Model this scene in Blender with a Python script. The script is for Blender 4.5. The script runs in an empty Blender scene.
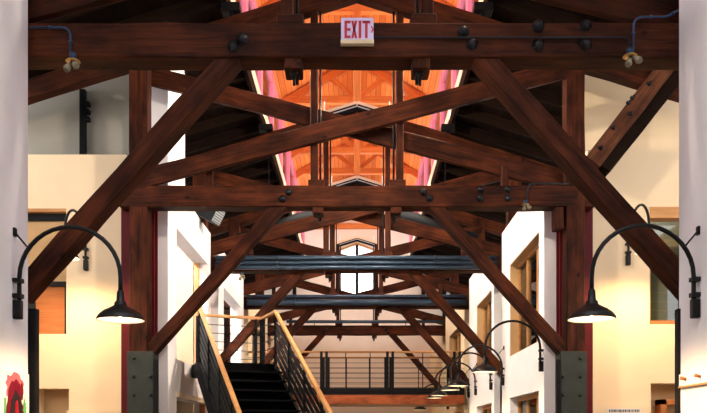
import bpy, bmesh, math, random
from mathutils import Vector, Matrix
random.seed(7)
scn = bpy.context.scene
COL = scn.collection
F = 790.0; CX = 357.0; CY = 438.0; EYE = 1.6

def W(px, py, Y):
    return Vector(((px-CX)*Y/F, Y, EYE+(CY-py)*Y/F))
def H(h): return EYE+h

# ------------------------------------------------------------------ materials
def mat_base(name):
    m = bpy.data.materials.new(name); m.use_nodes = True
    nt = m.node_tree
    return m, nt, nt.nodes['Principled BSDF']
def plain(name, col, rough=.6, metal=0., noise=.0, scale=6., bump=0.):
    m, nt, b = mat_base(name)
    b.inputs['Roughness'].default_value = rough
    b.inputs['Metallic'].default_value = metal
    if noise > 0 or bump > 0:
        tc = nt.nodes.new('ShaderNodeTexCoord')
        n = nt.nodes.new('ShaderNodeTexNoise'); n.inputs['Scale'].default_value = scale
        n.inputs['Detail'].default_value = 5
        nt.links.new(tc.outputs['Object'], n.inputs['Vector'])
        r = nt.nodes.new('ShaderNodeValToRGB')
        c = Vector(col)
        r.color_ramp.elements[0].position = .3; r.color_ramp.elements[1].position = .7
        r.color_ramp.elements[0].color = (*(c*(1-noise)), 1)
        r.color_ramp.elements[1].color = (*[min(1, x) for x in c*(1+noise)], 1)
        nt.links.new(n.outputs['Fac'], r.inputs['Fac'])
        nt.links.new(r.outputs['Color'], b.inputs['Base Color'])
        if bump > 0:
            bp = nt.nodes.new('ShaderNodeBump'); bp.inputs['Strength'].default_value = bump
            bp.inputs['Distance'].default_value = .02
            nt.links.new(n.outputs['Fac'], bp.inputs['Height'])
            nt.links.new(bp.outputs['Normal'], b.inputs['Normal'])
    else:
        b.inputs['Base Color'].default_value = (*col, 1)
    return m
def wood(name, dark, light, rough=.65, stretch=(1.1, 16, 16), knots=True, bump=.25, spec=.12):
    """grain runs along the local X axis of each member"""
    m, nt, b = mat_base(name)
    L = nt.links.new; N = nt.nodes.new
    b.inputs['Roughness'].default_value = rough; b.inputs['Specular IOR Level'].default_value = spec
    tc = N('ShaderNodeTexCoord'); oi = N('ShaderNodeObjectInfo')
    mul = N('ShaderNodeMath'); mul.operation = 'MULTIPLY'; mul.inputs[1].default_value = 37.
    L(oi.outputs['Random'], mul.inputs[0])
    add = N('ShaderNodeVectorMath'); add.operation = 'ADD'
    L(tc.outputs['Object'], add.inputs[0]); L(mul.outputs[0], add.inputs[1])
    mp = N('ShaderNodeMapping'); mp.inputs['Scale'].default_value = stretch
    L(add.outputs[0], mp.inputs['Vector'])
    n1 = N('ShaderNodeTexNoise'); n1.inputs['Scale'].default_value = 1.6; n1.inputs['Detail'].default_value = 8
    n1.inputs['Roughness'].default_value = .65; n1.inputs['Distortion'].default_value = .4
    L(mp.outputs[0], n1.inputs['Vector'])
    n2 = N('ShaderNodeTexNoise'); n2.inputs['Scale'].default_value = 1.3; n2.inputs['Detail'].default_value = 4
    L(add.outputs[0], n2.inputs['Vector'])
    mix = N('ShaderNodeMath'); mix.operation = 'MULTIPLY_ADD'; mix.inputs[1].default_value = .65
    L(n1.outputs['Fac'], mix.inputs[0])
    m2 = N('ShaderNodeMath'); m2.operation = 'MULTIPLY'; m2.inputs[1].default_value = .35
    L(n2.outputs['Fac'], m2.inputs[0]); L(m2.outputs[0], mix.inputs[2])
    r = N('ShaderNodeValToRGB'); r.color_ramp.elements[0].position = .36; r.color_ramp.elements[1].position = .66
    r.color_ramp.elements[0].color = (*dark, 1); r.color_ramp.elements[1].color = (*light, 1)
    L(mix.outputs[0], r.inputs['Fac'])
    out = r.outputs['Color']
    if knots:
        v = N('ShaderNodeTexVoronoi'); v.inputs['Scale'].default_value = 1.9
        mk = N('ShaderNodeMapping'); mk.inputs['Scale'].default_value = (1, 1.6, 1.6)
        L(add.outputs[0], mk.inputs['Vector']); L(mk.outputs[0], v.inputs['Vector'])
        kr = N('ShaderNodeValToRGB'); kr.color_ramp.elements[0].position = .045; kr.color_ramp.elements[1].position = .09
        kr.color_ramp.elements[0].color = (.25, .22, .2, 1); kr.color_ramp.elements[1].color = (1, 1, 1, 1)
        L(v.outputs['Distance'], kr.inputs['Fac'])
        mx = N('ShaderNodeMixRGB'); mx.blend_type = 'MULTIPLY'; mx.inputs['Fac'].default_value = 1
        L(out, mx.inputs[1]); L(kr.outputs['Color'], mx.inputs[2]); out = mx.outputs[0]
    if knots:
        n3 = N('ShaderNodeTexNoise'); n3.inputs['Scale'].default_value = 2.6; n3.inputs['Detail'].default_value = 3
        ms = N('ShaderNodeMapping'); ms.inputs['Scale'].default_value = (.8, 1.5, 1.5)
        L(add.outputs[0], ms.inputs['Vector']); L(ms.outputs[0], n3.inputs['Vector'])
        sr = N('ShaderNodeValToRGB'); sr.color_ramp.elements[0].position = .36; sr.color_ramp.elements[1].position = .6
        sr.color_ramp.elements[0].color = (.42, .38, .36, 1); sr.color_ramp.elements[1].color = (1.0, 1.0, 1.0, 1)
        L(n3.outputs['Fac'], sr.inputs['Fac'])
        m3 = N('ShaderNodeMixRGB'); m3.blend_type = 'MULTIPLY'; m3.inputs['Fac'].default_value = 1
        L(out, m3.inputs[1]); L(sr.outputs['Color'], m3.inputs[2]); out = m3.outputs[0]
    L(out, b.inputs['Base Color'])
    bp = N('ShaderNodeBump'); bp.inputs['Strength'].default_value = bump; bp.inputs['Distance'].default_value = .015
    L(n1.outputs['Fac'], bp.inputs['Height']); L(bp.outputs['Normal'], b.inputs['Normal'])
    return m
def boards(name, dark, light, width=.14, axis='X', rough=.6):
    """tongue-and-groove boards running along world Y; joints across `axis`"""
    m, nt, b = mat_base(name)
    L = nt.links.new; N = nt.nodes.new
    b.inputs['Roughness'].default_value = rough; b.inputs['Specular IOR Level'].default_value = .12
    tc = N('ShaderNodeTexCoord'); sp = N('ShaderNodeSeparateXYZ'); L(tc.outputs['Object'], sp.inputs[0])
    dv = N('ShaderNodeMath'); dv.operation = 'DIVIDE'; dv.inputs[1].default_value = width
    L(sp.outputs[axis], dv.inputs[0])
    fl = N('ShaderNodeMath'); fl.operation = 'FLOOR'; L(dv.outputs[0], fl.inputs[0])
    fr = N('ShaderNodeMath'); fr.operation = 'FRACT'; L(dv.outputs[0], fr.inputs[0])
    wn = N('ShaderNodeTexWhiteNoise'); wn.noise_dimensions = '1D'; L(fl.outputs[0], wn.inputs['W'])
    mp = N('ShaderNodeMapping'); mp.inputs['Scale'].default_value = (14, .5, 14); L(tc.outputs['Object'], mp.inputs['Vector'])
    n = N('ShaderNodeTexNoise'); n.inputs['Scale'].default_value = 2; n.inputs['Detail'].default_value = 6
    L(mp.outputs[0], n.inputs['Vector'])
    ad = N('ShaderNodeMath'); ad.operation = 'MULTIPLY_ADD'; ad.inputs[1].default_value = .5
    L(wn.outputs['Value'], ad.inputs[0])
    hf = N('ShaderNodeMath'); hf.operation = 'MULTIPLY'; hf.inputs[1].default_value = .5
    L(n.outputs['Fac'], hf.inputs[0]); L(hf.outputs[0], ad.inputs[2])
    r = N('ShaderNodeValToRGB'); r.color_ramp.elements[0].position = .1; r.color_ramp.elements[1].position = .8
    r.color_ramp.elements[0].color = (*dark, 1); r.color_ramp.elements[1].color = (*light, 1)
    L(ad.outputs[0], r.inputs['Fac'])
    g = N('ShaderNodeMath'); g.operation = 'GREATER_THAN'; g.inputs[1].default_value = .07; L(fr.outputs[0], g.inputs[0])
    g2 = N('ShaderNodeMath'); g2.operation = 'MULTIPLY_ADD'; g2.inputs[1].default_value = .7; g2.inputs[2].default_value = .3
    L(g.outputs[0], g2.inputs[0])
    mx = N('ShaderNodeMixRGB'); mx.blend_type = 'MULTIPLY'; mx.inputs['Fac'].default_value = 1
    L(r.outputs['Color'], mx.inputs[1]); L(g2.outputs[0], mx.inputs[2]); L(mx.outputs[0], b.inputs['Base Color'])
    return m
def glass(name, tint=(.93, .94, .94), refl=.12):
    m, nt, b = mat_base(name); nt.nodes.remove(b)
    L = nt.links.new; N = nt.nodes.new
    t = N('ShaderNodeBsdfTransparent'); t.inputs[0].default_value = (*tint, 1)
    g = N('ShaderNodeBsdfGlossy'); g.inputs['Roughness'].default_value = .02
    fz = N('ShaderNodeFresnel'); fz.inputs['IOR'].default_value = 1.45
    mx = N('ShaderNodeMixShader'); L(fz.outputs[0], mx.inputs[0]); L(t.outputs[0], mx.inputs[1]); L(g.outputs[0], mx.inputs[2])
    L(mx.outputs[0], nt.nodes['Material Output'].inputs['Surface'])
    return m
def glow(name, col, s):
    m, nt, b = mat_base(name)
    b.inputs['Base Color'].default_value = (*col, 1)
    b.inputs['Emission Color'].default_value = (*col, 1); b.inputs['Emission Strength'].default_value = s
    return m

M = {}
M['timber'] = wood('old_timber', (.015, .0036, .0014), (.115, .0275, .0085))
M['brace'] = wood('brown_brace_timber', (.06, .02, .009), (.20, .075, .034))
M['pine'] = wood('orange_pine', (.52, .16, .045), (.78, .30, .10), rough=.5, knots=False, bump=.1)
M['pineboards'] = boards('pine_boards', (.55, .15, .04), (.80, .31, .10), .13)
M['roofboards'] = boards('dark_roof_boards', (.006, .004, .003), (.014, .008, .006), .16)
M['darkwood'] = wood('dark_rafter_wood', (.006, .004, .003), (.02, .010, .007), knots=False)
M['oak'] = wood('oak_handrail', (.48, .235, .085), (.68, .38, .16), rough=.4, knots=False, bump=.05)
M['framewood'] = wood('window_frame_wood', (.42, .20, .075), (.60, .32, .13), rough=.5, knots=False, bump=.05)
M['fascia'] = wood('bridge_fascia_wood', (.30, .07, .03), (.48, .14, .05), rough=.5)
M['white'] = plain('white_plaster', (.82, .81, .835), .85, 0, .03, 2.5, .05)
M['cream'] = plain('cream_plaster', (.84, .68, .46), .85, 0, .03, 2.5, .05)
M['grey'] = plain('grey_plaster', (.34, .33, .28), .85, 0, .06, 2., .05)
M['pinkwall'] = plain('pale_end_wall', (.80, .70, .62), .85, 0, .04, 2.)
M['pink'] = plain('pink_painted_trim', (.78, .22, .34), .5)
M['creamtrim'] = plain('cream_trim', (.80, .66, .48), .6)
M['black'] = plain('black_steel', (.007, .007, .008), .5, 0, .1, 20)
M['stair'] = plain('stair_black', (.004, .004, .005), .8)
M['stair'].node_tree.nodes['Principled BSDF'].inputs['Specular IOR Level'].default_value = .08
M['iron'] = plain('black_iron', (.007, .0065, .007), .4)
M['bolt'] = plain('bolt_iron', (.02, .02, .023), .35, .6)
M['shoe'] = plain('grey_green_steel', (.036, .043, .035), .5, .2, .15, 8)
M['red'] = plain('dark_red_paint', (.095, .005, .008), .5, 0, .1, 10)
M['pipe'] = plain('blue_grey_pipe', (.032, .062, .105), .3, .25, .1, 9)
M['pipedark'] = plain('dark_grey_duct', (.018, .022, .027), .55, .0, .1, 9)
M['conduit'] = plain('blue_conduit', (.025, .06, .125), .35, .4)
M['brass'] = plain('brass', (.55, .38, .14), .35, .8)
M['bulbglass'] = plain('bulb_glass', (.22, .19, .13), .12)
M['bulb'] = glow('lit_bulb', (1, .72, .42), 12)
M['enamel'] = plain('white_enamel', (.92, .88, .82), .3)
M['glass'] = glass('clear_glass')
M['darkglass'] = glass('tinted_glass', (.55, .60, .56))
M['signface'] = glow('sign_face', (.60, .52, .74), .10)
M['signred'] = plain('sign_red', (.50, .01, .03), .5)
M['signlip'] = plain('sign_cream_lip', (.75, .62, .40), .5)
M['floor'] = plain('concrete_floor', (.10, .08, .062), .6, 0, .1, 3.)
M['blind'] = plain('olive_blind', (.30, .28, .14), .6)
M['panel_rust'] = wood('rust_door_panel', (.36, .12, .04), (.52, .20, .07), knots=False)
M['tan'] = plain('tan_panel', (.55, .36, .17), .7, 0, .05, 4)
M['paint_red'] = plain('paint_dark_red', (.13, .004, .016), .5, 0, .35, 25)
M['paint_bright'] = plain('paint_scarlet', (.26, .008, .02), .5, 0, .3, 30)
M['paint_pink'] = plain('paint_pink', (.48, .10, .14), .6, 0, .15, 25)
M['paint_black'] = plain('paint_black', (.015, .012, .015), .5)
M['paint_green'] = plain('paint_green', (.06, .32, .08), .5, 0, .3, 30)
M['paint_blue'] = plain('paint_blue', (.08, .2, .5), .5, 0, .3, 30)
M['canvas'] = plain('canvas_white', (.82, .76, .74), .8, 0, .03, 9)
M['vent'] = plain('pale_grille', (.42, .47, .50), .5)
M['inkgrey'] = plain('sign_ink', (.05, .05, .06), .6)

M['duct'] = plain('black_duct', (.007, .008, .010), .7)
for k, v in (('black', .12), ('iron', .18), ('duct', .1), ('white', .1), ('cream', .1), ('floor', .1), ('shoe', .2), ('red', .15), ('bolt', .25),
             ('paint_red', .1), ('paint_bright', .1), ('paint_black', .1), ('pipedark', .2)):
    M[k].node_tree.nodes['Principled BSDF'].inputs['Specular IOR Level'].default_value = v
for k in ('black', 'iron'): M[k].node_tree.nodes['Principled BSDF'].inputs['Metallic'].default_value = 0
for k in ('roofboards', 'darkwood'): M[k].node_tree.nodes['Principled BSDF'].inputs['Specular IOR Level'].default_value = .02

# ------------------------------------------------------------------ mesh helpers
class MB:
    def __init__(self): self.bm = bmesh.new()
    def box(self, a, b):
        x0, y0, z0 = [min(p, q) for p, q in zip(a, b)]; x1, y1, z1 = [max(p, q) for p, q in zip(a, b)]
        v = [self.bm.verts.new(c) for c in ((x0,y0,z0),(x1,y0,z0),(x1,y1,z0),(x0,y1,z0),(x0,y0,z1),(x1,y0,z1),(x1,y1,z1),(x0,y1,z1))]
        for f in ((0,3,2,1),(4,5,6,7),(0,1,5,4),(1,2,6,5),(2,3,7,6),(3,0,4,7)):
            self.bm.faces.new([v[i] for i in f])
        return self
    def bar(self, p0, p1, w, h, up=(0,0,1)):
        p0, p1 = Vector(p0), Vector(p1); d = (p1-p0).normalized(); up = Vector(up)
        s = d.cross(up)
        if s.length < 1e-4: s = d.cross(Vector((0,1,0)))
        s.normalize(); u = s.cross(d).normalized()
        vs = []
        for p in (p0, p1):
            for a, b in ((-1,-1),(1,-1),(1,1),(-1,1)):
                vs.append(self.bm.verts.new(p + s*a*w/2 + u*b*h/2))
        for f in ((3,2,1,0),(4,5,6,7),(0,1,5,4),(1,2,6,5),(2,3,7,6),(3,0,4,7)):
            self.bm.faces.new([vs[i] for i in f])
        return self
    def tube(self, pts, r, n=12, caps=True):
        pts = [Vector(p) for p in pts]; rings = []
        rr = r if isinstance(r, (list, tuple)) else [r]*len(pts)
        prev = None
        for i, p in enumerate(pts):
            if i == 0: d = pts[1]-pts[0]
            elif i == len(pts)-1: d = pts[-1]-pts[-2]
            else: d = (pts[i+1]-p).normalized() + (p-pts[i-1]).normalized()
            d.normalize()
            if prev is None:
                a = Vector((0,0,1)) if abs(d.z) < .9 else Vector((1,0,0))
                s = d.cross(a).normalized()
            else:
                s = (prev - d*prev.dot(d)).normalized()
            prev = s; u = d.cross(s)
            rings.append([self.bm.verts.new(p + (s*math.cos(t)+u*math.sin(t))*rr[i]) for t in [2*math.pi*k/n for k in range(n)]])
        for a, b in zip(rings, rings[1:]):
            for k in range(n):
                f = self.bm.faces.new((a[k], a[(k+1)%n], b[(k+1)%n], b[k])); f.smooth = True
        if caps:
            self.bm.faces.new(list(reversed(rings[0]))); self.bm.faces.new(rings[-1])
        return self
    def lathe(self, prof, c=(0,0,0), n=28, axis='Z'):
        c = Vector(c); rings = []
        for r, z in prof:
            ring = []
            for k in range(n):
                t = 2*math.pi*k/n
                o = Vector((r*math.cos(t), r*math.sin(t), z))
                if axis == 'Y': o = Vector((o.x, o.z, o.y))
                if axis == 'X': o = Vector((o.z, o.x, o.y))
                ring.append(self.bm.verts.new(c+o))
            rings.append(ring)
        for a, b in zip(rings, rings[1:]):
            for k in range(n):
                f = self.bm.faces.new((a[k], a[(k+1)%n], b[(k+1)%n], b[k])); f.smooth = True
        self.bm.faces.new(rings[0]); self.bm.faces.new(rings[-1])
        return self
    def prism(self, poly, off):
        off = Vector(off)
        a = [self.bm.verts.new(p) for p in poly]; b = [self.bm.verts.new(Vector(p)+off) for p in poly]
        self.bm.faces.new(a); self.bm.faces.new(list(reversed(b)))
        n = len(a)
        for k in range(n): self.bm.faces.new((a[k], b[k], b[(k+1)%n], a[(k+1)%n]))
        return self
    def build(self, name, mat, parent=None, bevel=0., origin=None):
        bm = self.bm
        if origin is None:
            origin = Vector((0,0,0))
            if parent is not None: origin = base_of(parent)
        origin = Vector(origin)
        bmesh.ops.remove_doubles(bm, verts=bm.verts, dist=1e-6)
        bmesh.ops.recalc_face_normals(bm, faces=bm.faces)
        bmesh.ops.translate(bm, verts=bm.verts, vec=-origin)
        me = bpy.data.meshes.new(name); bm.to_mesh(me); bm.free()
        me.materials.append(mat)
        o = bpy.data.objects.new(name, me); COL.objects.link(o)
        if parent is not None:
            o.parent = parent; o.location = origin-base_of(parent)
        else: o.location = origin
        if bevel > 0:
            md = o.modifiers.new('bevel', 'BEVEL'); md.width = bevel; md.segments = 2; md.limit_method = 'ANGLE'
        return o
def base_of(o):
    v = Vector((0,0,0))
    while o is not None:
        v += o.location; o = o.parent
    return v
def tag(o, label=None, cat=None, group=None, kind=None):
    if label: o['label'] = label
    if cat: o['category'] = cat
    if group: o['group'] = group
    if kind: o['kind'] = kind
    return o
def thing(name, loc, label, cat, group=None):
    o = bpy.data.objects.new(name, None); COL.objects.link(o); o.location = loc
    o.empty_display_size = .2
    return tag(o, label, cat, group, 'thing')
def struct(o): o['kind'] = 'structure'; return o

LOCALM = {}
def beam(name, p0, p1, w, h, mat, parent, up=(0,0,1), bevel=.012, rough=.006):
    """timber whose local X runs along its length; slightly uneven, eased edges"""
    p0, p1 = Vector(p0), Vector(p1); d = p1-p0; ln = d.length; d.normalize(); up = Vector(up)
    s = up.cross(d)
    if s.length < 1e-4: s = Vector((0,1,0))
    s.normalize(); u = d.cross(s).normalized()
    bm = bmesh.new(); n = max(2, int(ln/.35)); rings = []
    rnd = random.Random(hash((round(p0.x,2), round(p0.y,2), round(p1.z,2))) & 0xffff)
    for i in range(n+1):
        x = -ln/2+ln*i/n; ring = []
        for a, b in ((-1,-1),(1,-1),(1,1),(-1,1)):
            j = rough if 0 < i < n else 0
            ring.append(bm.verts.new((x, a*w/2+rnd.uniform(-j, j), b*h/2+rnd.uniform(-j, j))))
        rings.append(ring)
    for A, B in zip(rings, rings[1:]):
        for k in range(4): bm.faces.new((A[k], A[(k+1)%4], B[(k+1)%4], B[k]))
    bm.faces.new(list(reversed(rings[0]))); bm.faces.new(rings[-1])
    bmesh.ops.recalc_face_normals(bm, faces=bm.faces)
    me = bpy.data.meshes.new(name); bm.to_mesh(me); bm.free(); me.materials.append(mat)
    o = bpy.data.objects.new(name, me); COL.objects.link(o)
    R = Matrix((d, s, u)).transposed().to_4x4(); c = (p0+p1)/2
    if parent is not None: o.parent = parent; c = c-base_of(parent)
    o.matrix_local = Matrix.Translation(c) @ R
    LOCALM[o.name] = Matrix.Translation(c) @ R
    if bevel:
        md = o.modifiers.new('bevel', 'BEVEL'); md.width = bevel; md.segments = 2; md.limit_method = 'ANGLE'; md.angle_limit = .9
    return o

def gridwall(u0, u1, v0, v1, t0, t1, holes, to_world):
    """slab with rectangular openings; emits only exposed faces"""
    us = sorted({u0, u1, *[h for q in holes for h in q[:2]]}); vs = sorted({v0, v1, *[h for q in holes for h in q[2:]]})
    us = [u for u in us if u0-1e-6 <= u <= u1+1e-6]; vs = [v for v in vs if v0-1e-6 <= v <= v1+1e-6]
    mb = MB(); bm = mb.bm
    def full(i, j):
        if i < 0 or j < 0 or i >= len(us)-1 or j >= len(vs)-1: return False
        u, v = (us[i]+us[i+1])/2, (vs[j]+vs[j+1])/2
        return not any(a < u < b and c < v < d for a, b, c, d in holes)
    def q(*pts): bm.faces.new([bm.verts.new(to_world(*p)) for p in pts])
    for i in range(len(us)-1):
        for j in range(len(vs)-1):
            if not full(i, j): continue
            a, b, c, d = us[i], us[i+1], vs[j], vs[j+1]
            q((a,c,t0),(b,c,t0),(b,d,t0),(a,d,t0)); q((a,c,t1),(a,d,t1),(b,d,t1),(b,c,t1))
            if not full(i-1, j): q((a,c,t0),(a,d,t0),(a,d,t1),(a,c,t1))
            if not full(i+1, j): q((b,c,t0),(b,c,t1),(b,d,t1),(b,d,t0))
            if not full(i, j-1): q((a,c,t0),(a,c,t1),(b,c,t1),(b,c,t0))
            if not full(i, j+1): q((a,d,t0),(b,d,t0),(b,d,t1),(a,d,t1))
    return mb
def wall_side(name, X0, X1, Y0, Y1, z0, z1, holes, mat):
    return struct(gridwall(Y0, Y1, z0, z1, X0, X1, holes, lambda u, v, t: (t, u, v)).build(name, mat))
def wall_cross(name, Y0, Y1, X0, X1, z0, z1, holes, mat):
    return struct(gridwall(X0, X1, z0, z1, Y0, Y1, holes, lambda u, v, t: (u, t, v)).build(name, mat))

WL, WR = -2.9, 2.87           # inner wall faces of the hall
TY = [7.05, 11.6, 16.1, 20.65, 26.0]

# ------------------------------------------------------------------ setting
struct(MB().box((-7, -2, -.1), (7, 34, 0)).build('floor', M['floor']))
# foreground walls (between camera and first truss)
wall_side('wall_left_front', WL-.45, WL, -2, 6.96, 0, H(7.3), [], M['white'])
wall_side('wall_right_front', WR, WR+.45, -2, 7.04, 0, H(7.3), [], M['white'])
# outer walls, unseen; openings added to let sky light into the alcoves
wall_side('wall_left_outer', -6.8, -6.6, -2, 32, 0, 6, [(7.4, 9.4, 3.4, 5.0)], M['cream'])
wall_side('wall_right_outer', 6.6, 6.8, -2, 32, 0, 6, [(7.4, 9.4, 3.4, 5.0)], M['cream'])
wall_cross('wall_back', -2.2, -2.0, -6.8, 6.8, 0, 8, [], M['white'])  # unseen; added behind the camera to cut frontal sky light
# alcove back walls behind second truss
AY = 12.15
lw = (-5.5, -4.47, H(1.60), H(3.53)); ln = (-4.95, -4.43, 0, H(.76))
wall_cross('wall_left_alcove', AY, AY+.35, -6.6, -3.55, 0, H(4.36), [lw, ln], M['cream'])
rw = (4.50, 5.6, H(1.75), H(3.50)); rn = (4.52, 5.5, 0, H(.84))
wall_cross('wall_right_alcove', AY, AY+.35, 3.55, 6.6, 0, H(4.43), [rw, rn], M['cream'])
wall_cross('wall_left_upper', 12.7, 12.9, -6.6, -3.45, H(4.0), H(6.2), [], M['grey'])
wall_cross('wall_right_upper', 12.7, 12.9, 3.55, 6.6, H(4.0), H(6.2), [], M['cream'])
struct(MB().box((-6.6, AY+.35, H(4.0)), (-3.2, 13.6, H(4.1))).build('ceiling_left_room', M['white']))
struct(MB().box((3.2, AY+.35, H(4.0)), (6.6, 13.6, H(4.1))).build('ceiling_right_room', M['white']))
# hall side walls between the trusses
b1 = (12.12, 15.65); b2 = (16.55, 20.2); b3 = (21.1, 25.6); b4 = (26.5, 31)
lo = (12.7, 15.33, H(1.27), H(3.38)); lo_low = (12.7, 15.33, 0, H(.66))
wall_side('wall_left_middle', WL-.26, WL, 12.12, 15.65, 0, H(4.05), [lo, lo_low], M['white'])
struct(MB().box((WL-.26, 12.12, H(4.05)), (WL, 13.32, H(6.5))).build('wall_left_tall', M['white']))
lo2 = (17.2, 19.75, H(1.27), H(3.28))
wall_side('wall_left_far', WL-.26, WL, *b2, 0, H(4.05), [lo2], M['white'])
wall_side('wall_left_end', WL-.26, WL, *b3, 0, H(4.05), [(21.9, 24.4, H(1.27), H(3.2))], M['cream'])
wall_side('wall_left_last', WL-.26, WL, *b4, 0, H(4.05), [], M['cream'])
rwin = [(12.48, 14.85, H(1.53), H(3.25)), (12.48, 14.85, H(-.6), H(.75))]
rwin2 = [(16.85, 18.95, H(1.53), H(3.16)), (16.85, 18.95, H(-.6), H(.75))]
rwin3 = [(21.9, 24.6, H(1.53), H(3.16)), (21.9, 24.6, H(-.6), H(.75))]
wall_side('wall_right_middle', WR, WR+.26, *b1, 0, H(4.05), rwin, M['white'])
wall_side('wall_right_far', WR, WR+.26, *b2, 0, H(4.05), rwin2, M['white'])
wall_side('wall_right_end', WR, WR+.26, *b3, 0, H(4.05), rwin3, M['cream'])
wall_side('wall_right_last', WR, WR+.26, *b4, 0, H(4.05), [], M['cream'])
# rooms behind the openings
wall_cross('wall_left_room_partition', 15.9, 16.0, -6.6, -3.3, 0, H(4.0), [], M['cream'])
wall_cross('wall_right_room_partition', 15.9, 16.0, 3.3, 6.6, 0, H(4.0), [], M['cream'])
struct(MB().box((-6.6, 13.6, H(4.0)), (-3.17, 31, H(4.1))).build('ceiling_left_rooms', M['white']))
struct(MB().box((3.14, 13.6, H(4.0)), (6.6, 31, H(4.1))).build('ceiling_right_rooms', M['white']))
struct(MB().box((-6.6, AY+.35, H(1.1)), (-3.17, 31, H(1.27))).build('floor_left_upper', M['floor']))
struct(MB().box((3.14, AY+.35, H(1.1)), (6.6, 31, H(1.27))).build('floor_right_upper', M['floor']))
wall_side('wall_left_recess', -3.95, -3.85, 12.5, 15.9, 0, H(4.0), [], M['white'])
wall_side('wall_left_far_recess', -3.95, -3.85, 16.0, 21, 0, H(4.0), [], M['white'])
# end wall with a gabled window
EY = 31.0
gw, gp, ge, gb = .69, H(7.62), H(7.35), H(5.35)
mbE = MB()
mbE.box((-6.8, EY, 0), (-gw, EY+.25, H(9.9))); mbE.box((gw, EY, 0), (6.8, EY+.25, H(9.9)))
mbE.box((-gw, EY, 0), (gw, EY+.25, gb))
mbE.prism([(-gw, EY, ge), (0, EY, gp), (gw, EY, ge), (gw, EY, H(9.9)), (-gw, EY, H(9.9))], (0, .25, 0))
struct(mbE.build('wall_end', M['pinkwall']))
wE = struct(MB().prism([(-gw, EY+.12, gb), (gw, EY+.12, gb), (gw, EY+.12, ge), (0, EY+.12, gp), (-gw, EY+.12, ge)], (0, .01, 0)).build('window_1', M['glass']))
struct(MB().box((-.06, EY-.03, gb), (.06, EY+.2, gp-.02)).build('mullion', M['black'], wE))
for s in (-1, 1):
    struct(MB().box((s*gw, EY-.02, gb-.05), (s*(gw-.07), EY+.2, ge)).build('window_frame', M['black'], wE))
    struct(MB().bar((0, EY-.01, gp), (s*(gw+.1), EY-.01, ge-.02), .1, .07).build('gable_head', M['framewood'], wE))
struct(beam('trim_1', (-2.0, EY-.08, H(8.28)), (2.0, EY-.08, H(8.28)), .15, .2, M['pine'], None))
for i, (x, h) in enumerate(((-2.45, 5.4), (2.6, 5.4), (3.42, 4.7))):
    struct(MB().box((x-.07, EY-.12, H(h)), (x+.07, EY, H(6))).build('trim_%d' % (i+2), M['black']))

# main roof: two dark board slopes open along the middle
RY = 5.0; SL = .31; RH = 7.25; OE = 1.95; OUT = 6.9
def roofz(x): return H(RH-SL*abs(x))
for s, nm in ((-1, 'ceiling_left_slope'), (1, 'ceiling_right_slope')):
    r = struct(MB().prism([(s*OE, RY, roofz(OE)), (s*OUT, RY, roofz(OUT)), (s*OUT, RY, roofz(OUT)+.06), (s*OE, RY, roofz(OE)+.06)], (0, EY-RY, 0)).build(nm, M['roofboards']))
    # rotate board joints: boards run along the hall
    for k in range(32):
        y = RY+.3+.8*k
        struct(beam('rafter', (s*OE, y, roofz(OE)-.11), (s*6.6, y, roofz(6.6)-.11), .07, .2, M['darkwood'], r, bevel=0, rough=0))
    struct(MB().box((s*(OE-.03), RY, roofz(OE)-.24), (s*(OE+.03), EY, roofz(OE)+.0)).build('fascia_board', M['darkwood'], r))
    struct(MB().box((s*(OE-.04), RY, roofz(OE)), (s*(OE+.06), EY, roofz(OE)+.22)).build('curb_board', M['creamtrim'], r))
# clerestory windows and the lantern roof over the opening
CW = 2.06; SILL = H(6.75); EAVE = H(8.72); RIDGE = H(9.95); MY0 = RY
for s, i in ((-1, 2), (1, 3)):
    w = struct(MB().box((s*CW, MY0, SILL), (s*(CW+.01), EY, EAVE)).build('window_%d' % i, M['glass']))
    struct(MB().box((s*(CW-.05), MY0, SILL-.02), (s*(CW+.1), EY, SILL+.16)).build('sill_rail', M['pink'], w))
    struct(MB().box((s*(CW-.05), MY0, EAVE-.28), (s*(CW+.1), EY, EAVE)).build('head_rail', M['pink'], w))
    y = MY0+.4
    while y < EY:
        struct(MB().box((s*(CW-.06), y-.16, SILL), (s*(CW+.08), y+.16, EAVE)).build('mullion', M['pink'], w)); y += 2.25
mon = []
for s, nm in ((-1, 'ceiling_lantern_left'), (1, 'ceiling_lantern_right')):
    e = 2.3; ez = RIDGE-(RIDGE-EAVE)*e/CW
    struct(MB().prism([(0, MY0, RIDGE+.06), (s*e, MY0, ez+.06), (s*e, MY0, ez+.14), (0, MY0, RIDGE+.14)], (0, EY-MY0, 0)).build(nm, M['pineboards']))
struct(MB().prism([(-2.2, MY0, SILL-.3), (2.2, MY0, SILL-.3), (2.2, MY0, EAVE), (0, MY0, RIDGE+.1), (-2.2, MY0, EAVE)], (0, .1, 0)).build('wall_lantern_front', M['pineboards']))

# flat front roof, unseen; glazed roof light added to brighten the front walls
struct(gridwall(-6.9, 6.9, -2.2, RY, H(7.3), H(7.4), [(-2.8, 2.8, .2, 4.7)], lambda u, v, t: (u, v, t)).build('ceiling_front', M['white']))
struct(MB().box((-2.8, .2, H(7.34)), (2.8, 4.7, H(7.35))).build('window_20', M['glass']))
for s, nm in ((-1, 'wall_left_gable'), (1, 'wall_right_gable')):
    struct(MB().prism([(s*2.2, RY-.1, H(6.4)), (s*OUT, RY-.1, roofz(OUT)-.1), (s*OUT, RY-.1, H(7.35)), (s*2.2, RY-.1, H(7.35))], (0, .1, 0)).build(nm, M['white']))

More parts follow.
